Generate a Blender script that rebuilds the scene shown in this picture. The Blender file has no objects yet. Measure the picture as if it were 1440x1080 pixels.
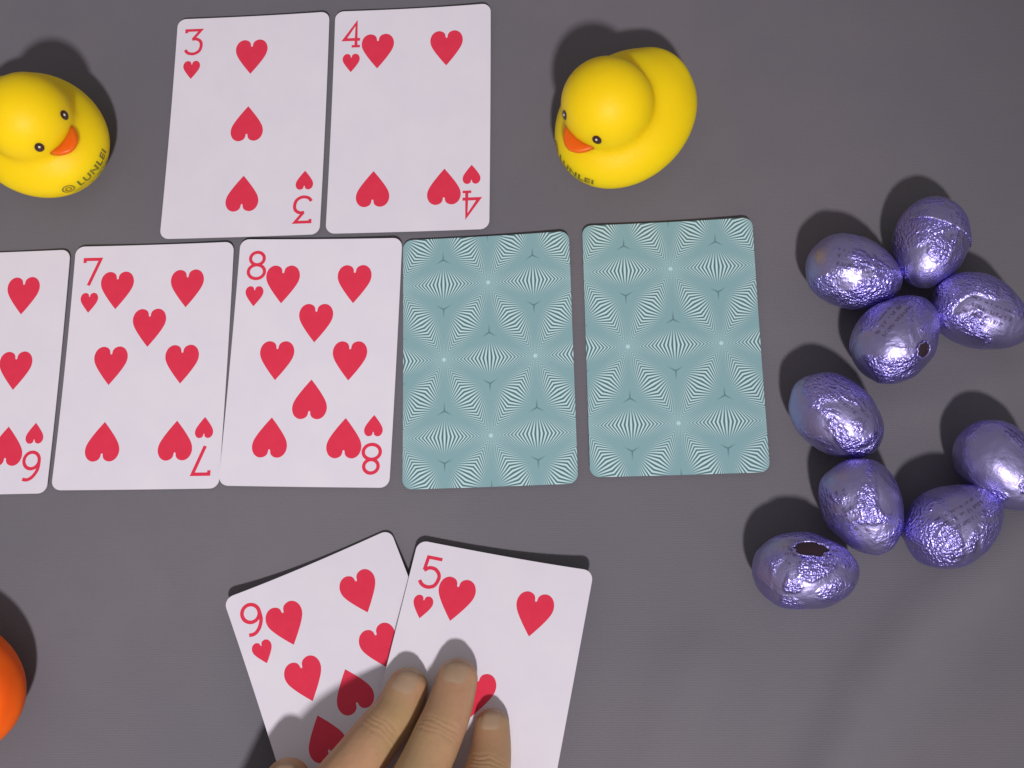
import bpy, bmesh, math, random
from mathutils import Vector, Matrix, noise
from mathutils.bvhtree import BVHTree
from mathutils.geometry import delaunay_2d_cdt

random.seed(7)
S = bpy.context.scene
COL = S.collection
MM = 0.001

# ------------------------------------------------------------------ camera
cam_d = bpy.data.cameras.new("camera")
cam = bpy.data.objects.new("camera", cam_d)
COL.objects.link(cam)
cam.location = (0, 0, 0.37007)
cam.rotation_euler = (0.250353, 0.083133, 0)
cam_d.sensor_width = 36
cam_d.lens = 40.0
cam_d.clip_start = 0.01
cam_d.clip_end = 20
S.camera = cam

# ------------------------------------------------------------------ light
world = bpy.data.worlds.new("World")
S.world = world
world.use_nodes = True
bg = world.node_tree.nodes["Background"]
bg.inputs[0].default_value = (1.0, 0.95, 1.0, 1)
bg.inputs[1].default_value = 0.265

lamp_d = bpy.data.lights.new("ceiling_lamp", 'SPOT')
lamp_d.shadow_soft_size = 0.048
lamp_d.spot_size = math.radians(40)
lamp_d.spot_blend = 1.0
lamp_d.energy = 82
lamp_d.color = (1.0, 0.955, 1.0)
lamp = bpy.data.objects.new("ceiling_lamp", lamp_d)
COL.objects.link(lamp)
ld = Vector((0.1187, -0.7343, 0.6684)).normalized()
lamp.location = Vector((0, 0, 0.37)) + ld * 1.15
aim = Vector((-0.17, 0.09, 0))
lamp.rotation_euler = (lamp.location - aim).to_track_quat('Z', 'Y').to_euler()

S.view_settings.view_transform = 'Standard'
S.view_settings.look = 'None'
S.view_settings.exposure = 0
S.view_settings.gamma = 1


# ------------------------------------------------------------------ helpers
def tag(o, label=None, cat=None, group=None, kind=None):
    if label: o["label"] = label
    if cat: o["category"] = cat
    if group: o["group"] = group
    if kind: o["kind"] = kind
    return o


def empty(name, loc=(0, 0, 0), rot=None):
    o = bpy.data.objects.new(name, None)
    COL.objects.link(o)
    o.empty_display_size = 0.01
    o.location = loc
    if rot is not None: o.rotation_euler = rot
    return o


def link_mesh(name, verts, faces, mat, parent=None, smooth=True):
    me = bpy.data.meshes.new(name)
    me.from_pydata([tuple(v) for v in verts], [], faces)
    if mat: me.materials.append(mat)
    if smooth:
        me.polygons.foreach_set("use_smooth", [True] * len(me.polygons))
    me.update()
    o = bpy.data.objects.new(name, me)
    COL.objects.link(o)
    if parent: o.parent = parent
    return o


def catmull(pts, n, closed=False):
    out = []
    N = len(pts)
    rng = range(N) if closed else range(N - 1)
    for i in rng:
        if closed:
            p = [pts[(i + k - 1) % N] for k in range(4)]
        else:
            p = [pts[max(0, min(N - 1, i + k - 1))] for k in range(4)]
        for s in range(n):
            t = s / n
            out.append(tuple(0.5 * (2 * b + (c - a) * t + (2 * a - 5 * b + 4 * c - d) * t * t + (3 * b - a - 3 * c + d) * t ** 3)
                             for a, b, c, d in zip(*p)))
    if not closed: out.append(tuple(pts[-1]))
    return out


class NT:
    """tiny expression builder for shader node trees"""
    def __init__(self, name):
        self.m = bpy.data.materials.new(name)
        self.m.use_nodes = True
        self.t = self.m.node_tree
        self.b = self.t.nodes["Principled BSDF"]

    def n(self, kind, **kw):
        nd = self.t.nodes.new(kind)
        for k, v in kw.items(): setattr(nd, k, v)
        return nd

    def put(self, sock, v):
        if isinstance(v, bpy.types.NodeSocket): self.t.links.new(v, sock)
        else: sock.default_value = v

    def math(self, op, a, b=0.0, c=0.0):
        nd = self.n("ShaderNodeMath", operation=op)
        self.put(nd.inputs[0], a)
        self.put(nd.inputs[1], b)
        self.put(nd.inputs[2], c)
        return nd.outputs[0]

    def smooth(self, v, a, b, lo=0.0, hi=1.0):
        nd = self.n("ShaderNodeMapRange", interpolation_type='SMOOTHSTEP')
        self.put(nd.inputs[0], v)
        nd.inputs[1].default_value = a; nd.inputs[2].default_value = b
        nd.inputs[3].default_value = lo; nd.inputs[4].default_value = hi
        return nd.outputs[0]

    def mix(self, f, a, b):
        nd = self.n("ShaderNodeMix", data_type='RGBA')
        self.put(nd.inputs[0], f)
        for s, v in ((nd.inputs[6], a), (nd.inputs[7], b)):
            if isinstance(v, bpy.types.NodeSocket): self.t.links.new(v, s)
            else: s.default_value = (*v, 1)
        return nd.outputs[2]

    def coord(self, which='Object'):
        return self.n("ShaderNodeTexCoord").outputs[which]

    def scaled(self, vec, sc):
        nd = self.n("ShaderNodeMapping")
        self.t.links.new(vec, nd.inputs[0])
        nd.inputs['Scale'].default_value = sc if isinstance(sc, tuple) else (sc, sc, sc)
        return nd.outputs[0]

    def noise(self, vec, scale, detail=3, rough=0.55, dist=0.0):
        nd = self.n("ShaderNodeTexNoise")
        self.t.links.new(vec, nd.inputs['Vector'])
        nd.inputs['Scale'].default_value = scale
        nd.inputs['Detail'].default_value = detail
        nd.inputs['Roughness'].default_value = rough
        nd.inputs['Distortion'].default_value = dist
        return nd.outputs['Fac']

    def voro(self, vec, scale, feature='F1', rnd=1.0):
        nd = self.n("ShaderNodeTexVoronoi", feature=feature)
        self.t.links.new(vec, nd.inputs['Vector'])
        nd.inputs['Scale'].default_value = scale
        nd.inputs['Randomness'].default_value = rnd
        return nd.outputs['Distance']

    def bump(self, h, dist, strength=1.0):
        nd = self.n("ShaderNodeBump")
        self.t.links.new(h, nd.inputs['Height'])
        nd.inputs['Distance'].default_value = dist
        nd.inputs['Strength'].default_value = strength
        self.t.links.new(nd.outputs[0], self.b.inputs['Normal'])

    def set(self, **kw):
        names = dict(color='Base Color', rough='Roughness', metal='Metallic', spec='Specular IOR Level', sss='Subsurface Weight',
                     sssr='Subsurface Radius', ssss='Subsurface Scale', coat='Coat Weight', coatr='Coat Roughness', sheen='Sheen Weight')
        for k, v in kw.items():
            s = self.b.inputs[names[k]]
            if isinstance(v, tuple) and len(v) == 3 and k == 'color': v = (*v, 1)
            self.put(s, v)
        return self.m


# ------------------------------------------------------------------ materials
def m_cloth():
    k = NT("grey_cloth")
    c = k.coord('Object')
    big = k.noise(c, 7, 4, 0.6)
    mid = k.noise(c, 60, 4, 0.6)
    fine = k.noise(c, 1500, 2, 0.7)
    col = k.mix(k.smooth(big, 0.3, 0.7), (0.148, 0.141, 0.158), (0.178, 0.163, 0.177))
    col = k.mix(k.math('MULTIPLY', k.smooth(mid, 0.35, 0.75), 0.35), col, (0.150, 0.142, 0.158))
    col = k.mix(k.math('MULTIPLY', fine, 0.25), col, (0.12, 0.115, 0.12))
    w1 = k.n("ShaderNodeTexWave", wave_type='BANDS', bands_direction='X')
    w2 = k.n("ShaderNodeTexWave", wave_type='BANDS', bands_direction='Y')
    for w in (w1, w2):
        k.t.links.new(c, w.inputs['Vector'])
        w.inputs['Scale'].default_value = 420
        w.inputs['Distortion'].default_value = 1.2
    h = k.math('ADD', k.math('MULTIPLY', k.math('MULTIPLY', w1.outputs['Fac'], w2.outputs['Fac']), 0.5), fine)
    k.bump(h, 0.00012, 0.7)
    return k.set(color=col, rough=0.9, spec=0.15, sheen=0.1)


def m_card_face():
    k = NT("white_card_stock")
    c = k.coord('Object')
    a = k.noise(c, 45, 3, 0.6)
    col = k.mix(k.smooth(a, 0.3, 0.7), (0.730, 0.690, 0.750), (0.755, 0.715, 0.760))
    k.bump(k.noise(c, 1800, 2), 0.00002, 0.35)
    return k.set(color=col, rough=k.smooth(k.noise(c, 90, 3), 0.3, 0.7, 0.36, 0.5), spec=0.35)


def m_red():
    k = NT("red_card_ink")
    c = k.coord('Object')
    col = k.mix(k.noise(c, 300, 2), (0.70, 0.030, 0.068), (0.76, 0.040, 0.085))
    return k.set(color=col, rough=0.45, spec=0.3)


def m_back():
    k = NT("teal_patterned_card_back")
    uv = k.n("ShaderNodeUVMap", uv_map="card").outputs[0]
    sep = k.n("ShaderNodeSeparateXYZ")
    k.t.links.new(uv, sep.inputs[0])
    A = 31.1
    X = k.math('MULTIPLY', k.math('SUBTRACT', sep.outputs[0], 0.6), 1 / A)
    Y = k.math('MULTIPLY', k.math('SUBTRACT', sep.outputs[1], 0.2), 1 / A)
    # two lattice rows sit symmetrically about the middle row: shift so that a row of points crosses v = 0
    X = k.math('ADD', X, 0.5)
    q = 2 / math.sqrt(3)
    h1 = k.math('MULTIPLY', Y, q)
    yh = k.math('MULTIPLY', h1, -0.5)
    h2 = k.math('ADD', X, yh)
    h3 = k.math('SUBTRACT', yh, X)
    H = [h1, h2, h3]
    r = [k.math('ROUND', h) for h in H]
    d = [k.math('ABSOLUTE', k.math('SUBTRACT', H[i], r[i])) for i in range(3)]
    s = []
    for i in range(3):
        e = k.math('MULTIPLY', k.math('SUBTRACT', k.math('SUBTRACT', H[(i + 1) % 3], H[(i + 2) % 3]), r[i]), 0.5)
        s.append(k.math('SUBTRACT', k.math('FRACT', e), 0.5))
    dmin = k.math('MINIMUM', d[0], k.math('MINIMUM', d[1], d[2]))
    dmax = k.math('MAXIMUM', d[0], k.math('MAXIMUM', d[1], d[2]))
    dsum = k.math('ADD', d[0], k.math('ADD', d[1], d[2]))
    dmid = k.math('SUBTRACT', k.math('SUBTRACT', dsum, dmin), dmax)
    # pick s of the nearest edge
    is0 = k.math('LESS_THAN', d[0], k.math('MINIMUM', d[1], d[2]))
    is1 = k.math('MULTIPLY', k.math('SUBTRACT', 1, is0), k.math('LESS_THAN', d[1], d[2]))
    is2 = k.math('SUBTRACT', 1, k.math('ADD', is0, is1))
    ss = k.math('ADD', k.math('MULTIPLY', is0, s[0]), k.math('ADD', k.math('MULTIPLY', is1, s[1]), k.math('MULTIPLY', is2, s[2])))
    t = k.math('MULTIPLY', dmin, 3.0)
    se = k.math('DIVIDE', ss, k.math('MAXIMUM', k.math('SUBTRACT', 1, t), 0.02))      # foot of the ray on the edge
    ph = k.math('ADD', k.math('MULTIPLY', se, 21.0), k.math('MULTIPLY', k.math('MULTIPLY', se, k.math('ABSOLUTE', se)), 8.0))
    st = k.math('COSINE', k.math('MULTIPLY', ph, 2 * math.pi))
    st = k.math('ADD', k.math('MULTIPLY', st, 0.62), 0.5)
    ase = k.math('ABSOLUTE', se)
    reach = k.math('SUBTRACT', 0.74, k.math('MULTIPLY', ase, 0.35))
    con = k.smooth(k.math('DIVIDE', t, reach), 0.25, 1.0, 1.0, 0.0)
    con = k.math('MULTIPLY', con, k.smooth(ase, 0.12, 0.50, 0.95, 0.28))
    stc = k.n("ShaderNodeClamp"); k.put(stc.inputs[0], st)
    lines = k.mix(stc.outputs[0], (0.050, 0.135, 0.155), (0.60, 0.80, 0.78))
    c = k.coord('Object')
    base = k.mix(k.noise(c, 28, 2), (0.215, 0.385, 0.405), (0.255, 0.42, 0.43))
    col = k.mix(con, base, lines)
    # dark three-armed mark in the middle of every triangle
    arm = k.smooth(k.math('SUBTRACT', dmid, dmin), 0.0, 0.028, 1.0, 0.0)
    arm = k.math('MULTIPLY', arm, k.smooth(t, 0.78, 1.0))
    col = k.mix(k.math('MULTIPLY', arm, 0.7), col, (0.035, 0.09, 0.105))
    # pale point where six lenses meet
    dot = k.smooth(dmax, 0.008, 0.034, 1.0, 0.0)
    col = k.mix(k.math('MULTIPLY', dot, 0.85), col, (0.62, 0.82, 0.80))
    glow = k.smooth(dmax, 0.03, 0.22, 0.22, 0.0)
    col = k.mix(glow, col, (0.42, 0.62, 0.62))
    return k.set(color=col, rough=0.42, spec=0.35)


def m_rubber(name, ca, cb, rough=0.50):
    k = NT(name)
    c = k.coord('Object')
    col = k.mix(k.noise(c, 60, 3), ca, cb)
    k.bump(k.noise(c, 260, 3), 0.00025, 0.12)
    return k.set(color=col, rough=rough, spec=0.22, sss=0.8, ssss=0.009, sssr=(1.0, 0.55, 0.08))


def m_plain(name, col, rough=0.4, spec=0.4):
    k = NT(name)
    c = k.coord('Object')
    dk = tuple(x * 0.85 for x in col)
    return k.set(color=k.mix(k.noise(c, 400, 2), dk, col), rough=rough, spec=spec)


def m_smudge():
    k = NT("faded_green_print")
    c = k.coord('Object')
    a = k.smooth(k.noise(c, 420, 3, 0.6), 0.35, 0.62)
    col = k.mix(a, (0.27, 0.25, 0.02), (0.13, 0.14, 0.02))
    return k.set(color=col, rough=0.55, spec=0.2)


def m_stain():
    k = NT("green_ink_stain")
    c = k.coord('Object')
    a = k.smooth(k.noise(c, 260, 3, 0.6), 0.36, 0.64)
    return k.set(color=k.mix(a, (0.72, 0.53, 0.012), (0.50, 0.43, 0.022)), rough=0.5, spec=0.25)


def m_foil(seed):
    k = NT("violet_foil")
    o = k.coord('Object')
    mp = k.n("ShaderNodeMapping")
    k.t.links.new(o, mp.inputs[0])
    mp.inputs['Location'].default_value = (seed * 0.37, seed * 0.11, seed * 0.23)
    c = mp.outputs[0]
    sep = k.n("ShaderNodeSeparateXYZ")
    k.t.links.new(o, sep.inputs[0])
    patch = k.smooth(k.noise(c, 75, 2, 0.5, 0.6), 0.44, 0.58)
    warp = k.n("ShaderNodeVectorMath", operation='MULTIPLY_ADD')
    nc = k.n("ShaderNodeTexNoise"); k.t.links.new(c, nc.inputs['Vector']); nc.inputs['Scale'].default_value = 240
    k.t.links.new(nc.outputs['Color'], warp.inputs[0]); warp.inputs[1].default_value = (0.0022,) * 3
    k.t.links.new(c, warp.inputs[2])
    wc = warp.outputs[0]
    v1 = k.voro(k.scaled(wc, (1.0, 1.9, 1.9)), 620, 'F1')
    v2 = k.voro(k.scaled(wc, (1.6, 0.8, 1.2)), 1200, 'F1')
    nz = k.noise(wc, 1300, 3, 0.65)
    hh = k.math('ADD', k.math('MULTIPLY', v1, 1.3), k.math('ADD', k.math('MULTIPLY', v2, 0.8), k.math('MULTIPLY', nz, 0.7)))
    hh = k.math('MULTIPLY', hh, k.math('ADD', k.math('MULTIPLY', patch, 0.9), 0.10))
    k.bump(hh, 0.00034, 0.9)
    # rows of small dark print round one side of the wrapper, too small to read
    row = k.math('FRACT', k.math('MULTIPLY', sep.outputs[1], 420))
    inrow = k.math('MULTIPLY', k.math('GREATER_THAN', row, 0.28), k.math('LESS_THAN', row, 0.78))
    ch = k.noise(k.scaled(c, (1.0, 0.33, 0.33)), 1500, 1, 0.5)
    zone = k.math('MULTIPLY', k.smooth(sep.outputs[1], -0.0012, -0.0004), k.smooth(sep.outputs[1], 0.0058, 0.0066, 1.0, 0.0))
    zone = k.math('MULTIPLY', zone, k.math('MULTIPLY', k.smooth(sep.outputs[0], -0.0085, -0.0075), k.smooth(sep.outputs[0], 0.0075, 0.0085, 1.0, 0.0)))
    ink = k.math('MULTIPLY', k.math('MULTIPLY', inrow, zone), k.smooth(ch, 0.47, 0.53))
    tint = k.mix(k.noise(c, 130, 3), (0.36, 0.31, 0.78), (0.44, 0.39, 0.88))
    tint = k.mix(k.math('MULTIPLY', k.math('SUBTRACT', 1.0, patch), 0.75), tint, (0.40, 0.365, 0.56))
    col = k.mix(k.math('MULTIPLY', ink, 0.75), tint, (0.045, 0.02, 0.07))
    return k.set(color=col, rough=k.math('ADD', k.math('MULTIPLY', patch, -0.09), 0.44), metal=k.math('SUBTRACT', 1.0, k.math('MULTIPLY', ink, 0.6)))


def m_skin():
    k = NT("skin")
    c = k.coord('Object')
    a = k.noise(c, 55, 4, 0.6)
    b = k.noise(c, 260, 3, 0.6)
    col = k.mix(k.smooth(a, 0.32, 0.68), (0.47, 0.310, 0.150), (0.53, 0.300, 0.170))
    col = k.mix(k.math('MULTIPLY', k.smooth(b, 0.45, 0.75), 0.35), col, (0.42, 0.24, 0.125))
    v = k.voro(c, 1700, 'DISTANCE_TO_EDGE')
    k.bump(k.math('ADD', k.math('MULTIPLY', v, 0.6), k.noise(c, 700, 3)), 0.00018, 0.35)
    return k.set(color=col, rough=0.48, spec=0.35, sss=0.18, ssss=0.003, sssr=(1.0, 0.35, 0.2))


CLOTH, FACE, RED, BACK = m_cloth(), m_card_face(), m_red(), m_back()
YEL = m_rubber("yellow_rubber", (0.90, 0.620, 0.003), (0.93, 0.67, 0.004))
ORA = m_rubber("orange_rubber", (0.98, 0.125, 0.006), (0.99, 0.14, 0.008))
BEAK = m_rubber("orange_beak_paint", (0.85, 0.12, 0.006), (0.90, 0.15, 0.008), 0.35)
EYE = m_plain("dark_brown_eye_paint", (0.045, 0.018, 0.012), 0.3)
DOT = m_plain("white_eye_paint", (0.8, 0.72, 0.66), 0.35)
PRINT, STAIN = m_smudge(), m_stain()
CHOC = m_plain("dark_chocolate", (0.030, 0.014, 0.022), 0.22, 0.5)
SKIN = m_skin()
NAIL = m_plain("fingernail", (0.47, 0.315, 0.20), 0.38, 0.4)


# ------------------------------------------------------------------ table surface: one cloth with soft folds
def fold(x, y, pts, w, a):
    best = 1e9
    for (x0, y0), (x1, y1) in zip(pts, pts[1:]):
        dx, dy = x1 - x0, y1 - y0
        t = max(0, min(1, ((x - x0) * dx + (y - y0) * dy) / (dx * dx + dy * dy)))
        e = math.hypot(x - x0 - t * dx, y - y0 - t * dy)
        best = min(best, e)
    return a * math.exp(-(best / w) ** 2)


FOLDS = [([(165, 72), (124, 38), (98, 18), (78, -6), (60, -40)], 8, 3.2),
         ([(170, 52), (128, 20), (100, -4), (84, -30)], 16, -1.6),
         ([(80, 82), (108, 87), (150, 99)], 6, 0.9),
         ([(-260, 120), (-225, 60), (-205, -40)], 18, 0.9),
         ([(24, 4), (12, -28), (-6, -70)], 9, 1.3)]


def build_table():
    x0, x1, y0, y1, st = -620, 560, -480, 660, 4.0
    nx, ny = int((x1 - x0) / st) + 1, int((y1 - y0) / st) + 1
    V, F = [], []
    for j in range(ny):
        for i in range(nx):
            x, y = x0 + i * st, y0 + j * st
            z = 0.0
            for f in FOLDS:
                z += fold(x, y, *f)
            z += 0.5 * noise.noise(Vector((x * 0.012, y * 0.012, 1.7))) - 0.35
            # stay just below the things that lie on it
            if -235 < x < 62 and 52 < y < 248: z = min(z, -0.05)
            V.append((x * MM, y * MM, min(z, 2.0) * MM))
    for j in range(ny - 1):
        for i in range(nx - 1):
            a = j * nx + i
            F.append((a, a + 1, a + nx + 1, a + nx))
    o = link_mesh("table_cloth", V, F, CLOTH)
    tag(o, "plain grey cloth spread over the table under everything", None, None, 'structure')


build_table()

# ------------------------------------------------------------------ playing cards
CW, CH, CR, CT = 58.0, 88.0, 3.2, 0.30


def card_rows():
    h = CH / 2
    vs = [h - CR * (1 - math.cos(a * math.pi / 12)) for a in range(7)]          # rounded end
    mid = [h - CR - (CH - 2 * CR) * i / 26 for i in range(1, 26)]
    vs = vs + mid + [-v for v in reversed(vs)]
    return vs


def half_w(v):
    e = CH / 2 - abs(v)
    if e >= CR: return CW / 2
    return CW / 2 - CR + math.sqrt(max(0, CR * CR - (CR - e) ** 2))


def make_card_body(zf, parent, back):
    """zf(u, v) is the height of the card's bowed surface, mm"""
    NX = 18
    vs = card_rows()
    V, F, UV = [], [], []
    for side in (0, 1):
        for v in vs:
            w = half_w(v)
            for i in range(NX + 1):
                u = -w + 2 * w * i / NX
                V.append((u * MM, v * MM, (zf(u, v) + (CT if side == 0 else 0)) * MM))
                UV.append((u, v))
    n = NX + 1
    base = len(vs) * n
    for j in range(len(vs) - 1):
        for i in range(NX):
            a = j * n + i
            F.append((a, a + n, a + n + 1, a + 1))
            F.append((base + a, base + a + 1, base + a + n + 1, base + a + n))
    loop = [i for i in range(n)] + [j * n + NX for j in range(1, len(vs))] + \
           [(len(vs) - 1) * n + i for i in range(NX - 1, -1, -1)] + [j * n for j in range(len(vs) - 2, 0, -1)]
    L = len(loop)
    side0 = len(V)
    for q in loop:
        V += [V[q], V[base + q]]
        UV += [UV[q], UV[q]]
    for q in range(L):
        F.append((side0 + 2 * q, side0 + 2 * ((q + 1) % L), side0 + 2 * ((q + 1) % L) + 1, side0 + 2 * q + 1))
    o = link_mesh("card_back" if back else "card_face", V, F, BACK if back else FACE, parent)
    me = o.data
    ntop = (len(vs) - 1) * NX * 2
    for i in range(ntop, len(me.polygons)): me.polygons[i].use_smooth = False
    uvl = me.uv_layers.new(name="card")
    for lp in me.loops: uvl.data[lp.index].uv = UV[lp.vertex_index]
    return o


HALF = catmull([(0, .66), (.05, .70), (.085, .90), (.20, 1.06), (.42, 1.15), (.64, 1.12), (.84, .97), (.96, .74), (1, .50), (.97, .25),
                (.875, 0), (.69, -.32), (.45, -.67), (.22, -.98), (0, -1.26)], 3)
HEART = [p for p in HALF] + [(-x, y) for x, y in reversed(HALF[1:-1])]


def flat_fill(outline, step):
    """triangles filling a closed outline, with inner points so that the print can follow a bent card"""
    pts = [Vector(p) for p in outline]
    n = len(pts)
    xs = [p.x for p in pts]; ys = [p.y for p in pts]

    def inside(x, y):
        c = False
        for i in range(n):
            a, b = pts[i], pts[i - 1]
            if (a.y > y) != (b.y > y) and x < (b.x - a.x) * (y - a.y) / (b.y - a.y) + a.x: c = not c
        return c
    extra = []
    y = min(ys) + step
    while y < max(ys):
        x = min(xs) + step * 0.5
        while x < max(xs):
            if inside(x, y) and min((Vector((x, y)) - p).length for p in pts) > step * 0.4: extra.append(Vector((x, y)))
            x += step
        y += step
    res = delaunay_2d_cdt(pts + extra, [], [list(range(n))], 1, 1e-6)
    return [tuple(v) for v in res[0]], [tuple(f) for f in res[2]]


HV, HF = flat_fill([(x * 6.0, y * 5.75) for x, y in HEART], 3.2)


def ring(cx, cy, rx, ry, a0, a1, n=26):
    return [(cx + rx * math.cos(math.radians(a0 + (a1 - a0) * i / n)), cy + ry * math.sin(math.radians(a0 + (a1 - a0) * i / n))) for i in range(n + 1)]


# pen strokes of the index numbers, mm about the centre of the figure (6.4 wide, 10.2 tall)
GLYPH = {
    '3': [([(-2.9, 3.7), (-2.9, 4.8), (2.6, 4.8), (-0.4, 1.0)], .9), (catmull([(-0.6, 1.1), (1.2, 1.1), (2.6, 0.1), (3.0, -1.7), (2.3, -3.8), (0.3, -4.9), (-1.9, -4.5), (-3.0, -3.2)], 5), .95)],
    '4': [([(3.0, -2.0), (-2.9, -2.0), (1.5, 4.7), (1.5, -4.7)], .95), ([(-0.1, -4.75), (3.0, -4.75)], .8)],
    '5': [([(2.7, 4.7), (-1.9, 4.7), (-2.3, 0.4)], .9), (catmull([(-2.3, 0.2), (-0.8, 1.3), (1.2, 1.2), (2.7, -0.2), (2.9, -2.0), (2.0, -4.1), (0.0, -4.9), (-1.9, -4.4), (-3.0, -3.2)], 5), .95)],
    '6': [(ring(0, -1.9, 2.75, 2.9, 0, 360), .95), (catmull([(-2.75, -1.9), (-2.5, 1.2), (-1.0, 3.7), (0.8, 4.8), (2.6, 4.6)], 5), .95)],
    '7': [([(-2.8, 3.4), (-2.8, 4.7), (2.9, 4.7), (-0.9, -5.0)], .95)],
    '8': [(ring(0, 2.45, 2.45, 2.3, 0, 360), .95), (ring(0, -2.45, 2.9, 2.55, 0, 360), .95)],
    '9': [(ring(0, 1.9, 2.75, 2.9, 0, 360), .95), (catmull([(2.75, 1.9), (2.5, -1.2), (1.0, -3.7), (-0.8, -4.8), (-2.6, -4.6)], 5), .95)],
}


def stroke(pts, w):
    """a ribbon of width w along a polyline"""
    n = len(pts)
    closed = math.dist(pts[0], pts[-1]) < 1e-6
    L, Rr = [], []
    for i in range(n):
        p = Vector(pts[i])
        a = Vector(pts[i - 1]) if i > 0 else (Vector(pts[-2]) if closed else None)
        b = Vector(pts[i + 1]) if i < n - 1 else (Vector(pts[1]) if closed else None)
        d1 = (p - a).normalized() if a is not None else None
        d2 = (b - p).normalized() if b is not None else None
        if d1 is None: d1 = d2
        if d2 is None: d2 = d1
        t = (d1 + d2)
        t = t.normalized() if t.length > 1e-4 else d1
        nn = Vector((-t.y, t.x))
        m = min(1 / max(0.3, nn.dot(Vector((-d1.y, d1.x)))), 2.2)
        L.append(p + nn * w / 2 * m); Rr.append(p - nn * w / 2 * m)
    V = [tuple(v) for v in L] + [tuple(v) for v in Rr]
    F = [(i, n + i, n + i + 1, i + 1) for i in range(n - 1)]
    return V, F


def put_print(name, V, F, cx, cy, sc, flip, zf, lift, parent):
    s = -1 if flip else 1
    W = []
    for v in V:
        u, w = cx + s * sc * v[0], cy + s * sc * v[1]
        z = v[2] if len(v) > 2 else 0
        W.append((u * MM, w * MM, (zf(u, w) + CT + lift + z) * MM))
    return link_mesh(name, W, F, RED, parent, smooth=False)


def glyph_mesh(d):
    V, F = [], []
    for k, (pts, w) in enumerate(GLYPH[d]):
        v, f = stroke(pts, w * 1.22)
        o = len(V)
        V += [(a, b, 0.012 * k) for a, b in v]
        F += [tuple(i + o for i in q) for q in f]
    return V, F


C1, R1 = 12.75, 27.6
LAY = {'3': [(0, R1, 0), (0, 0, 1), (0, -R1, 1)],
       '4': [(-C1, R1, 0), (C1, R1, 0), (-C1, -R1, 1), (C1, -R1, 1)],
       '5': [(-C1, R1, 0), (C1, R1, 0), (0, 0, 0), (-C1, -R1, 1), (C1, -R1, 1)],
       '6': [(-C1, R1, 0), (C1, R1, 0), (-C1, 0, 0), (C1, 0, 0), (-C1, -R1, 1), (C1, -R1, 1)],
       '7': [(-C1, R1, 0), (C1, R1, 0), (0, 13.5, 0), (-C1, 0, 0), (C1, 0, 0), (-C1, -R1, 1), (C1, -R1, 1)],
       '8': [(-C1, R1, 0), (C1, R1, 0), (0, 13.5, 0), (-C1, 0, 0), (C1, 0, 0), (0, -14.2, 1), (-C1, -R1, 1), (C1, -R1, 1)],
       '9': [(-C1, 28.6, 0), (C1, 28.6, 0), (-C1, 9.6, 0), (C1, 9.6, 0), (0, 0.2, 1), (-C1, -9.6, 1), (C1, -9.6, 1), (-C1, -28.6, 1), (C1, -28.6, 1)]}


def make_card(rank, zf, label, matrix, group):
    root = empty("playing_card")
    root.matrix_world = matrix
    tag(root, label, "playing card", group)
    body = make_card_body(zf, root, rank is None)
    if rank is None: return root
    for x, y, fl in LAY[rank]:
        put_print("heart_pip", HV, HF, x, y, 1.0, fl, zf, 0.035, root)
    gv, gf = glyph_mesh(rank)
    for fl in (0, 1):
        s = -1 if fl else 1
        put_print("index_number", gv, gf, -22.4 * s, 34.4 * s, 1.0, fl, zf, 0.035, root)
        put_print("index_heart", HV, HF, -22.5 * s, 23.1 * s, 0.53, fl, zf, 0.035, root)
    return root


def bow(base, along, across, corners=(0, 0, 0, 0)):
    """bowed card: ends raised by `along`, sides by `across`, and each corner (tl, tr, br, bl) by its own bit"""
    def zf(u, v):
        a, b = u / (CW / 2), v / (CH / 2)
        z = base + along * b * b + across * a * a
        for k, (sa, sb) in enumerate(((-1, 1), (1, 1), (1, -1), (-1, -1))):
            f = max(0, 0.5 * (1 + sa * a)) * max(0, 0.5 * (1 + sb * b))
            z += corners[k] * f ** 3
        return z
    return zf


ON_TABLE = [
    ('3', -127.67, 194.52, -0.1, bow(0.55, 0.5, 0.0, (0.3, 0.9, 0.5, 0.4)), "three of hearts, upright at the top left beside the four of hearts"),
    ('4', -67.57, 194.58, -0.1, bow(0.25, 0.7, 0.1, (0.4, 1.2, 0.3, 0.3)), "four of hearts in the top row, right of the three of hearts"),
    ('6', -218.4, 103.6, 0.2, bow(0.15, 0.4, 0.1, (0, 0.4, 0.5, 0)), "six of hearts cut off by the left edge of the picture"),
    ('7', -158.49, 104.65, 0.0, bow(0.15, 0.5, 0.1, (0.5, 0.6, 0.1, 0.8)), "seven of hearts lying between the six and the eight"),
    ('8', -99.27, 104.70, -1.5, bow(0.60, 0.4, 0.15, (0.3, 0.7, 0.5, 0.4)), "eight of hearts lying beside a face-down teal card"),
    (None, -39.02, 103.95, 1.27, bow(0.15, 0.5, 0.1, (0.2, 1.0, 0.5, 0.6)), "face-down teal patterned card next to the eight of hearts"),
    (None, 23.25, 107.0, 0.84, bow(0.15, 0.6, 0.1, (0.3, 1.1, 0.7, 0.4)), "face-down teal patterned card at the right end of its row, nearest the eggs"),
]
for rank, x, y, a, zf, lab in ON_TABLE:
    m = Matrix.Translation((x * MM, y * MM, 0)) @ Matrix.Rotation(math.radians(a), 4, 'Z')
    make_card(rank, zf, lab, m, "playing cards dealt out on the table")


def held_matrix(corner, u, w, right):
    """frame of a card given one upper corner, the direction of its top edge and the direction down its side"""
    u = Vector(u).normalized()
    w = Vector(w); w = (w - u * w.dot(u)).normalized()
    c = Vector(corner) + (u * (-CW / 2 if right else CW / 2) + w * (CH / 2)) * MM
    m = Matrix((u, -w, u.cross(-w))).transposed().to_4x4()
    m.translation = c
    return m


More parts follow.
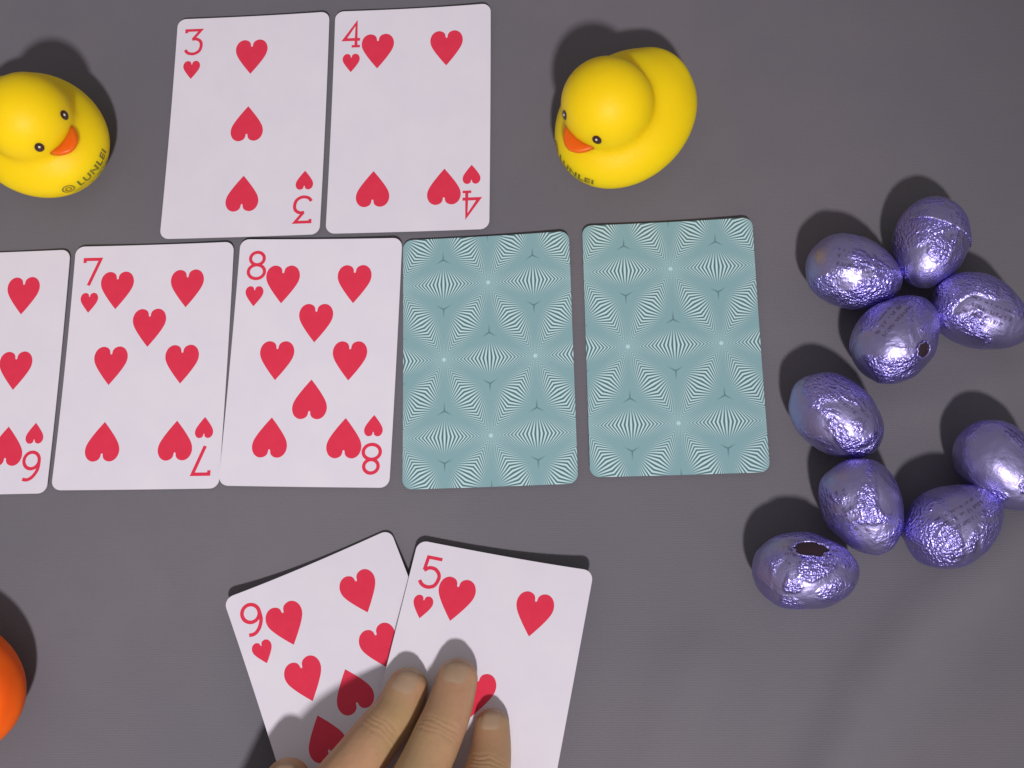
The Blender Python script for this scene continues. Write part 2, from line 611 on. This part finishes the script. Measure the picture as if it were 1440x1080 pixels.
make_card('9', bow(0, 0.2, 0.4, (3.2, 0, 0, 0)), "nine of hearts held tilted to the left, tucked behind the five",
          held_matrix((-0.12418, 0.02322, 0.0007), (.9155, .398, -.018), (.402, -.902, .150), False), "playing cards held in the hand")
make_card('5', bow(0, 0.2, 0.4, (0, 3.0, 0, 0)), "five of hearts held in the hand in front of the nine",
          held_matrix((-0.0044, 0.0312, 0.0028), (.980, -.194, .022), (-.184, -.969, .165), True), "playing cards held in the hand")


# ------------------------------------------------------------------ rubber ducks (local: faces +X, z = 0 on the table)
def ellipsoid(V, F, c, r, rot=None, nu=40, nv=24):
    o = len(V)
    for j in range(nv + 1):
        th = math.pi * j / nv
        for i in range(nu):
            ph = 2 * math.pi * i / nu
            p = Vector((r[0] * math.sin(th) * math.cos(ph), r[1] * math.sin(th) * math.sin(ph), r[2] * math.cos(th)))
            if rot: p = rot @ p
            V.append(tuple(p + Vector(c)))
    for j in range(nv):
        for i in range(nu):
            a, b = o + j * nu + i, o + j * nu + (i + 1) % nu
            F.append((a, a + nu, b + nu, b))


def remeshed(name, V, F, voxel, iters, sc=MM):
    me = bpy.data.meshes.new(name + "_src")
    me.from_pydata([tuple(Vector(v)) for v in V], [], F)
    ob = bpy.data.objects.new(name + "_src", me)
    COL.objects.link(ob)
    r = ob.modifiers.new("r", 'REMESH'); r.mode = 'VOXEL'; r.voxel_size = voxel
    s = ob.modifiers.new("s", 'SMOOTH'); s.factor = 0.5; s.iterations = iters
    dg = bpy.context.evaluated_depsgraph_get()
    dg.update()
    out = bpy.data.meshes.new_from_object(ob.evaluated_get(dg))
    bpy.data.objects.remove(ob); bpy.data.meshes.remove(me)
    out.name = name
    out.transform(Matrix.Scale(sc, 4))
    out.polygons.foreach_set("use_smooth", [True] * len(out.polygons))
    return out


HEAD_R = 15.4


def duck_mesh():
    V, F = [], []
    ellipsoid(V, F, (2.5, 0, 14.5), (27.5, 22.0, 15.0))
    ellipsoid(V, F, (2.5, 0, 6.5), (23.0, 19.0, 7.0))
    ellipsoid(V, F, HEAD_C, (HEAD_R, HEAD_R, HEAD_R * 0.97))
    ellipsoid(V, F, (-13.2, 0, 17.4), (11, 13.5, 7.6), Matrix.Rotation(math.radians(24), 3, 'Y'))   # tail
    ellipsoid(V, F, (-3.5, 0, 19.0), (19, 17, 10.8))                     # back of the neck
    me = remeshed("duck_body", V, F, 0.8, 44)
    return me


def sculpt_duck(hx, hy):
    global HEAD_C, DUCK, DUCK_BVH, DUCK_BEAK
    HEAD_C = Vector((hx, hy, 30.3))
    DUCK = duck_mesh()
    DUCK_BVH = BVHTree.FromPolygons([v.co.copy() for v in DUCK.vertices], [tuple(p.vertices) for p in DUCK.polygons])
    DUCK_BEAK = beak_mesh()


def on_duck(origin, direction):
    h = DUCK_BVH.ray_cast(Vector(origin) * MM, Vector(direction).normalized())
    return (h[0], h[1]) if h[0] is not None else (None, None)


def head_patch(yaw, pitch, rx, ry, tilt, height, n=20, rings=4):
    """a slightly domed oval lying on the head at the given direction from the head's centre"""
    d = Vector((math.cos(pitch) * math.cos(yaw), math.cos(pitch) * math.sin(yaw), math.sin(pitch)))
    side = Vector((-math.sin(yaw), math.cos(yaw), 0))
    up = d.cross(side)
    V, F = [], []
    for k in range(rings + 1):
        f = k / rings
        for i in range(n):
            a = 2 * math.pi * i / n
            x, y = rx * f * math.cos(a), ry * f * math.sin(a)
            x, y = x * math.cos(tilt) - y * math.sin(tilt), x * math.sin(tilt) + y * math.cos(tilt)
            o = HEAD_C + d * 30 + side * x + up * y
            p, nn = on_duck(o, -d)
            V.append(p + nn * (height * (1 - f ** 4) + 0.02) * MM)
    for k in range(rings):
        for i in range(n):
            a, b = k * n + i, k * n + (i + 1) % n
            F.append((a, a + n, b + n, b))
    return V, F


def beak_mesh():
    V, F = [], []
    ellipsoid(V, F, (0, 0, 0), (5.6, 6.6, 2.5), None, 36, 20)
    W = []
    for x, y, z in V:
        xx = x - 0.055 * y * y
        zz = z + 0.05 * y * y * (0.5 if z < 0 else 1.0) + 0.05 * max(0, x) ** 2
        if z > 0: zz -= 0.25 * max(0, x) * 0.2
        W.append(Vector((xx + HEAD_C.x + HEAD_R * 0.90, y + HEAD_C.y, zz + HEAD_C.z - 4.6)) * MM)
    return W, F


def letters(text, size, spacing):
    """outlines of a short word turned into a flat fine mesh, mm, centred"""
    cu = bpy.data.curves.new("t", 'FONT')
    cu.body = text; cu.size = size; cu.space_character = spacing
    cu.align_x = 'CENTER'; cu.align_y = 'CENTER'; cu.resolution_u = 3; cu.offset = 0.16
    ob = bpy.data.objects.new("t", cu)
    COL.objects.link(ob)
    dg = bpy.context.evaluated_depsgraph_get(); dg.update()
    me = bpy.data.meshes.new_from_object(ob.evaluated_get(dg))
    bpy.data.objects.remove(ob)
    bm = bmesh.new(); bm.from_mesh(me)
    bmesh.ops.triangulate(bm, faces=bm.faces)
    for _ in range(3):
        es = [e for e in bm.edges if e.calc_length() > 0.7]
        if es: bmesh.ops.subdivide_edges(bm, edges=es, cuts=1)
        bmesh.ops.triangulate(bm, faces=bm.faces)
    V = [v.co.copy() for v in bm.verts]; F = [tuple(v.index for v in f.verts) for f in bm.faces]
    bm.free(); bpy.data.meshes.remove(me)
    return V, F


def wrap_breast(V, F, yaw0, z0, r, lift):
    """lay a flat shape (x along the breast's curve, y up) on the front of the body"""
    W, ok = [], []
    for v in V:
        ang = yaw0 + v[0] / r
        z = z0 + v[1] * 0.8
        d = Vector((math.cos(ang), math.sin(ang), 0))
        p, nn = on_duck(Vector((4, 0, z)) + d * 60, -d)
        W.append(p + nn * lift * MM if p is not None else Vector((0, 0, 0.01)))
    return W, F


def make_duck(name, label, cat, x, y, yaw, body_mat, face, group, text_yaw=0.0):
    root = empty(name, (x * MM, y * MM, -0.0003), (0, 0, yaw))
    tag(root, label, cat, group)
    me = DUCK
    me.materials.clear(); me.materials.append(body_mat)
    b = bpy.data.objects.new("body", me); COL.objects.link(b); b.parent = root
    link_mesh("beak", *DUCK_BEAK, BEAK, root)
    for s in (1, -1):
        e = link_mesh("eye", *head_patch(s * 0.49, 0.19, 1.55, 2.15, s * 0.15, 0.25), EYE, root)
        link_mesh("eye_highlight", *head_patch(s * 0.48, 0.22, 0.55, 0.75, 0, 0.42, 12, 2), DOT, e)
    if face:
        V, F = letters("LUNLEI", 4.6, 1.12)
        link_mesh("lettering", *wrap_breast(V, F, text_yaw, 15.6, 26, 0.06), PRINT, root, smooth=False)
        V, F = letters("-- . --- - --", 2.2, 1.1)
        link_mesh("small_print", *wrap_breast(V, F, text_yaw + 0.02, 11.9, 26, 0.06), PRINT, root, smooth=False)
        out = [((8.6 + 0.9 * noise.noise(Vector((math.cos(k / 7), math.sin(k / 7), 3)))) * math.cos(k / 7) * 1.1 - 2.5,
                (1.7 + 0.8 * noise.noise(Vector((2 * math.cos(k / 7), 2 * math.sin(k / 7), 8)))) * math.sin(k / 7)) for k in range(44)]
        link_mesh("ink_stain", *wrap_breast(*flat_fill(out, 1.0), text_yaw, 12.4, 26, 0.03), STAIN, root)
        # smudged round stamp in front of the word
        V, F = [], []
        for rr, w in ((2.1, .6), (1.0, .5)):
            v, f = stroke(ring(0, 0, rr, rr, 0, 360, 30), w)
            o = len(V); V += v; F += [tuple(i + o for i in q) for q in f]
        link_mesh("round_stamp", *wrap_breast([(a - 12.0, b2) for a, b2 in V], F, text_yaw, 15.6, 26, 0.06), PRINT, root, smooth=False)
    return root


sculpt_duck(6.7, 0.9)
make_duck("rubber_duck", "yellow rubber duck cut off by the left edge, left of the three of hearts", "rubber duck",
          -201.1, 188.0, math.radians(-33), YEL, True, "yellow rubber ducks", 0.0)
sculpt_duck(8.7, -3.0)
make_duck("rubber_duck", "yellow rubber duck right of the four of hearts, beak pointing down to the left", "rubber duck",
          11.0, 186.0, math.radians(228), YEL, True, "yellow rubber ducks", 0.0)
sculpt_duck(8.0, 0.0)
make_duck("rubber_toy", "bright orange rubber toy mostly cut off by the left edge, below the cards", "toy",
          -208.0, -4.2, math.radians(165), ORA, False, None)


# ------------------------------------------------------------------ foil wrapped chocolate eggs
def egg_point(th, ph, L, W, taper=0.13):
    """th from the blunt end (0) to the narrow end (pi), along local X"""
    x = -math.cos(th) * L / 2
    k = 1 - taper * (-math.cos(th))
    r = math.sin(th) * W / 2 * k
    return Vector((x, r * math.cos(ph), r * math.sin(ph)))


def egg_surface(p, seed, crumple):
    """crumpled foil: ridges and dents on top of the smooth egg, mm"""
    d = p.normalized()
    q = p + Vector((seed * 17.3, seed * 5.1, seed * 9.7))
    patch = 0.5 + 0.5 * noise.noise(q * 0.11)
    patch = min(1, max(0.12, (patch - 0.32) * 3.2))
    a = (1 - abs(noise.noise(q * 0.33))) ** 2 * 0.42
    b = (1 - abs(noise.noise(q * 0.8 + Vector((5, 2, 1))))) ** 2 * 0.22
    c = noise.noise(q * 1.7) * 0.10
    big = noise.noise(q * 0.14 + Vector((9, 9, 9))) * 0.45
    return d * (big + crumple * patch * (a * 0.45 + b * 0.5 + c * 0.6))


def make_egg(x, y, ang, L, W, tilt, roll, seed, label, crumple=1.0, extra=None):
    root = empty("chocolate_egg", (x * MM, y * MM, (W / 2 - 0.2) * MM), None)
    root.rotation_euler = (math.radians(roll), math.radians(tilt), math.radians(ang))
    root.rotation_mode = 'XYZ'
    tag(root, label, "chocolate egg", "violet foil wrapped chocolate eggs")
    NU, NV = 110, 76
    taper = 0.05 + 0.16 * ((seed * 0.618) % 1)
    V, F = [], []
    for j in range(NV + 1):
        th = math.pi * j / NV
        for i in range(NU):
            p = egg_point(th, 2 * math.pi * i / NU, L, W, taper)
            V.append((p + egg_surface(p, seed, crumple)) * MM)
    for j in range(NV):
        for i in range(NU):
            a, b = j * NU + i, j * NU + (i + 1) % NU
            F.append((a, b, b + NU, a + NU))
    link_mesh("foil_wrapper", V, F, m_foil(seed), root)

    def lay(pts2, lift):
        out = []
        for th, ph in pts2:
            p = egg_point(th, ph, L, W, taper)
            out.append((p + egg_surface(p, seed, crumple) + p.normalized() * lift) * MM)
        return out
    if extra: extra(root, lay, seed)
    return root


def torn_hole(tc, pc, rt, rp):
    def f(root, lay, seed):
        n, R = 44, 5
        rag = [1 + 0.26 * noise.noise(Vector((math.cos(i / n * 6.283) * 2.6, math.sin(i / n * 6.283) * 2.6, seed))) for i in range(n)]
        P, lift = [], []
        V, F = [], []
        for k in range(R + 1):
            for i in range(n):
                a = 2 * math.pi * i / n
                P = (tc + rt * k / R * rag[i] * math.cos(a), pc + rp * k / R * rag[i] * math.sin(a))
                V += lay([P], 0.30)
        for k in range(R):
            for i in range(n):
                a, b = k * n + i, k * n + (i + 1) % n
                F.append((a, b, b + n, a + n))
        link_mesh("bare_chocolate", V, F, CHOC, root)
        # rolled back rim of the tear
        V, F = [], []
        m = 8
        for i in range(n):
            a = 2 * math.pi * i / n
            for j in range(m):
                b = 2 * math.pi * j / m
                k = 1.04 + 0.13 * math.cos(b)
                V += lay([(tc + rt * k * rag[i] * math.cos(a), pc + rp * k * rag[i] * math.sin(a))], 0.42 + 0.36 * math.sin(b))
        for i in range(n):
            for j in range(m):
                a, b = i * m + j, i * m + (j + 1) % m
                c, d = ((i + 1) % n) * m + j, ((i + 1) % n) * m + (j + 1) % m
                F.append((a, c, d, b))
        link_mesh("torn_foil_rim", V, F, m_foil(seed + 40), root)
    return f


def seam(th0, p0, p1, cross):
    """overlapping edge of the wrapper: a thin raised flap with its free end along a line"""
    def f(root, lay, seed):
        V, F = [], []
        n = 46
        for i in range(n + 1):
            ph = p0 + (p1 - p0) * i / n
            wob = 0.03 * noise.noise(Vector((i * 0.25, seed, 0)))
            for dth, lift in ((-0.42, 0.05), (-0.2, 0.26), (-0.03, 0.42), (0.0, 0.36), (0.0, -0.1)):
                V += lay([(th0 + dth + wob, ph)], lift)
        for i in range(n):
            for j in range(4):
                a = i * 5 + j
                F.append((a, a + 5, a + 6, a + 1))
        link_mesh("foil_flap", V, F, m_foil(seed + 20), root)
        V, F = [], []
        for i in range(n // 2 + 1):
            th = th0 + 0.0 + 0.75 * i / (n // 2)
            wob = 0.05 * noise.noise(Vector((i * 0.3, seed, 4)))
            for dph, lift in ((-0.16, 0.02), (-0.07, 0.22), (0.0, 0.34), (0.02, 0.28), (0.02, -0.1)):
                V += lay([(th, cross + dph + wob)], lift)
        for i in range(n // 2):
            for j in range(4):
                a = i * 5 + j
                F.append((a, a + 5, a + 6, a + 1))
        link_mesh("foil_flap", V, F, m_foil(seed + 21), root)
    return f


H2 = math.pi / 2
make_egg(82.0, 127.0, -18, 31, 23.5, 0, 20, 1, "violet foil egg leftmost of the upper four, left of the seamed egg")
make_egg(107.0, 136.5, -110, 31.5, 23.5, -6, -15, 2, "violet foil egg topmost of all, with a straight seam across its wrapper", 0.8, seam(1.45, 0.35, 2.7, 1.25))
make_egg(121.0, 112.3, -27, 32, 23.0, 0, 35, 3, "violet foil egg rightmost of the upper four, close to the right edge")
make_egg(93.7, 104.5, 47, 32, 24.5, 4, -10, 4, "violet foil egg lowest of the upper four, with a small dark tear", 1.0, torn_hole(1.45, 2.48, 0.15, 0.19))
make_egg(73.0, 79.2, -42, 31.5, 23.8, 0, 0, 5, "violet foil egg just right of the rightmost teal card's lower corner")
make_egg(79.2, 50.4, -68, 30.5, 24.0, 5, 60, 6, "violet foil egg standing steeply between the torn lowest egg and the right pair")
make_egg(60.5, 30.8, -4, 32, 23.5, 0, 0, 7, "violet foil egg lowest of all, dark chocolate showing through a wide tear", 0.8, torn_hole(1.55, 1.06, 0.33, 0.21))
make_egg(106.2, 44.8, 27, 31.5, 24.0, 0, 10, 8, "violet foil egg of the lower right pair, the lower one, whole in view")
make_egg(122.0, 62.5, -52, 31.0, 23.0, 0, -20, 9, "violet foil egg cut off by the right edge, upper one of its pair")


# ------------------------------------------------------------------ hand
def tube(V, F, pts, n=20, sub=6):
    """pts: (x, y, z, r, flat) along a limb; rings perpendicular to the path and round ends"""
    path = catmull(pts, sub)
    o = len(V)
    P = [Vector(p[:3]) for p in path]
    rings = []
    for i, p in enumerate(P):
        t = (P[min(i + 1, len(P) - 1)] - P[max(i - 1, 0)]).normalized()
        rings.append((p, t, path[i][3], path[i][4]))
    p0, t0, r0, f0 = rings[0]
    p1, t1, r1, f1 = rings[-1]
    caps0 = [(p0 - t0 * r0 * math.sin(a), t0, r0 * math.cos(a), f0) for a in (1.45, 1.2, 0.9, 0.6, 0.3)]
    caps1 = [(p1 + t1 * r1 * 0.5 * math.sin(a), t1, r1 * math.cos(a), f1) for a in (0.3, 0.6, 0.9, 1.2, 1.45)]
    rings = caps0 + rings + caps1
    for p, t, r, f in rings:
        side = t.cross(Vector((0, 0, 1)))
        side = side.normalized() if side.length > 0.05 else Vector((1, 0, 0))
        up = side.cross(t).normalized()
        for k in range(n):
            a = 2 * math.pi * k / n
            V.append(tuple(p + side * r * math.cos(a) + up * r * f * math.sin(a)))
    m = len(rings)
    for i in range(m - 1):
        for k in range(n):
            a, b = o + i * n + k, o + i * n + (k + 1) % n
            F.append((a, b, b + n, a + n))
    F.append(tuple(o + k for k in range(n - 1, -1, -1)))
    F.append(tuple(o + (m - 1) * n + k for k in range(n)))


def make_hand():
    V, F = [], []
    fingers = [
        [(-62.0, -4.0, 12.9, 6.5, .88), (-65.0, -11.6, 16.6, 7.2, .93), (-69.3, -17.6, 21.0, 7.5, .95), (-73.6, -24.0, 25.8, 7.8, .95), (-82.5, -38, 34.5, 8.7, .95), (-90, -58, 44, 9.2, 1), (-95.5, -82, 49, 11, 1)],
        [(-46.6, -1.2, 13.4, 6.5, .88), (-48.4, -10.0, 18.0, 7.0, .95), (-51.0, -17.6, 22.6, 7.4, .97), (-54.2, -26.0, 27.6, 7.6, .95), (-61, -42, 37.5, 8.5, .95), (-68, -62, 47, 9.0, 1), (-71, -84, 53, 11.5, 1)],
        [(-35.8, -15.0, 13.6, 5.4, .90), (-35.8, -21.4, 16.6, 6.2, .93), (-36.6, -28, 20.8, 6.9, .95), (-39.0, -37.5, 28.5, 7.0, .95), (-43.4, -52.5, 38, 7.8, .95), (-48, -69, 45, 8.4, 1), (-49, -85, 50, 10.5, 1)],
        [(-24.0, -42.0, 22.5, 5.6, .95), (-24.6, -47, 27.5, 6.2, .95), (-25.5, -53, 31.5, 6.4, .95), (-27.3, -62, 36, 6.8, .95), (-28.5, -72, 40, 7.4, 1), (-29, -86, 43, 9.2, 1)],
        [(-95.5, -30.5, 22.0, 7.0, .9), (-97.5, -39.0, 25.5, 8.0, .95), (-101.0, -52, 28.5, 8.8, .95), (-106, -70, 31.5, 9.6, 1), (-106, -88, 34, 11.5, 1), (-92, -118, 38, 14, 1)],
    ]
    for f in fingers: tube(V, F, f)
    # back of the hand: one strand per knuckle running to the wrist, then the wrist and forearm
    for k, w in (((-95, -81, 50), (-82, -160, 44)), ((-71, -83, 54), (-74, -160, 46)), ((-49, -85, 50), (-67, -160, 45)), ((-29, -86, 43), (-59, -158, 42))):
        mid = tuple((a + b) / 2 for a, b in zip(k, w))
        tube(V, F, [(*k, 11, 1), (mid[0], mid[1], mid[2] + 2, 13, 1), (*w, 14, 1)])
    tube(V, F, [(-60, -88, 44, 26, .42), (-64, -120, 42, 28, .5), (-69, -160, 43, 25, .72), (-74, -200, 44, 27, .8), (-84, -270, 46, 33, .85), (-92, -330, 46, 36, .85)], 28)
    me = remeshed("hand", V, F, 0.5, 12)
    me.materials.append(SKIN)
    # skin folds across the back of every joint
    joints = []
    for f in fingers:
        for k, deep in ((2, 0.13), (4, 0.26)):
            if k < len(f) - 1:
                p = Vector(f[k][:3]); t = (Vector(f[k + 1][:3]) - Vector(f[k - 1][:3])).normalized()
                joints.append((p * MM, t, f[k][3] * 1.5 * MM, deep))
    for v in me.vertices:
        for p, t, r, deep in joints:
            d = v.co - p
            if d.length > r: continue
            s = d.dot(t) * 1000
            nrm = d - t * d.dot(t)
            if nrm.length < 1e-6: continue
            nrm.normalize()
            if nrm.z < 0.1: continue
            wob = 0.9 * noise.noise(v.co * 260)
            g = sum(math.exp(-((s - o + wob) / 0.42) ** 2) * h for o, h in ((-2.3, .6), (-0.9, 1.0), (0.5, 0.9), (2.0, .7)))
            v.co -= nrm * (deep * g * min(1, nrm.z * 1.6)) * MM
            break
    return me, fingers


hand_mesh, FINGERS = make_hand()
hand_root = empty("hand", (-0.070, -0.160, 0.0))
tag(hand_root, "bare right hand reaching in from below with bent fingers pressing on the held cards", "hand")
hand_mesh.transform(Matrix.Translation((0.070, 0.160, 0)))
hand = bpy.data.objects.new("skin", hand_mesh)
COL.objects.link(hand)
hand.parent = hand_root
HAND_CO = [v.co.copy() for v in hand_mesh.vertices]
SHIFT = Vector((0.070, 0.160, 0))


def finger_skin(f):
    """search tree of the skin that belongs to one fingertip only"""
    own, polys = FINGERS.index(f), []
    knots = [(q, Vector(g[k][:3]) * MM + SHIFT) for q, g in enumerate(FINGERS) for k in range(4)]
    for p in hand_mesh.polygons:
        c = p.center
        if (c - knots[own * 4][1]).length > 0.022: continue
        if min(knots, key=lambda t: (t[1] - c).length)[0] == own: polys.append(tuple(p.vertices))
    return BVHTree.FromPolygons(HAND_CO, polys)


def make_nail(f):
    tip, nxt = Vector(f[0][:3]), Vector(f[2][:3])
    a = (tip - nxt).normalized()
    d = Vector((0, 0.35, 0.95)); d = (d - a * d.dot(a)).normalized()
    side = a.cross(d)
    r = f[0][3]
    V, F = [], []
    skin = finger_skin(f)
    n, R = 28, 5
    for k in range(R + 1):
        for i in range(n):
            t = 2 * math.pi * i / n
            c, s_ = math.cos(t), math.sin(t)
            x = r * 0.68 * k / R * math.copysign(abs(c) ** 0.7, c)
            y = r * 0.82 * k / R * math.copysign(abs(s_) ** 0.7, s_)
            o = (tip + side * x + a * (y + 0.8) + d * (r * 0.9)) * MM + Vector((0.070, 0.160, 0))
            p, nn = skin.find_nearest(o)[:2]
            V.append(p + nn * (0.30 - 0.28 * (k / R) ** 5) * MM)
    for k in range(R):
        for i in range(n):
            q, b = k * n + i, k * n + (i + 1) % n
            F.append((q, q + n, b + n, b))
    link_mesh("fingernail", V, F, NAIL, hand_root)


for f in FINGERS: make_nail(f)
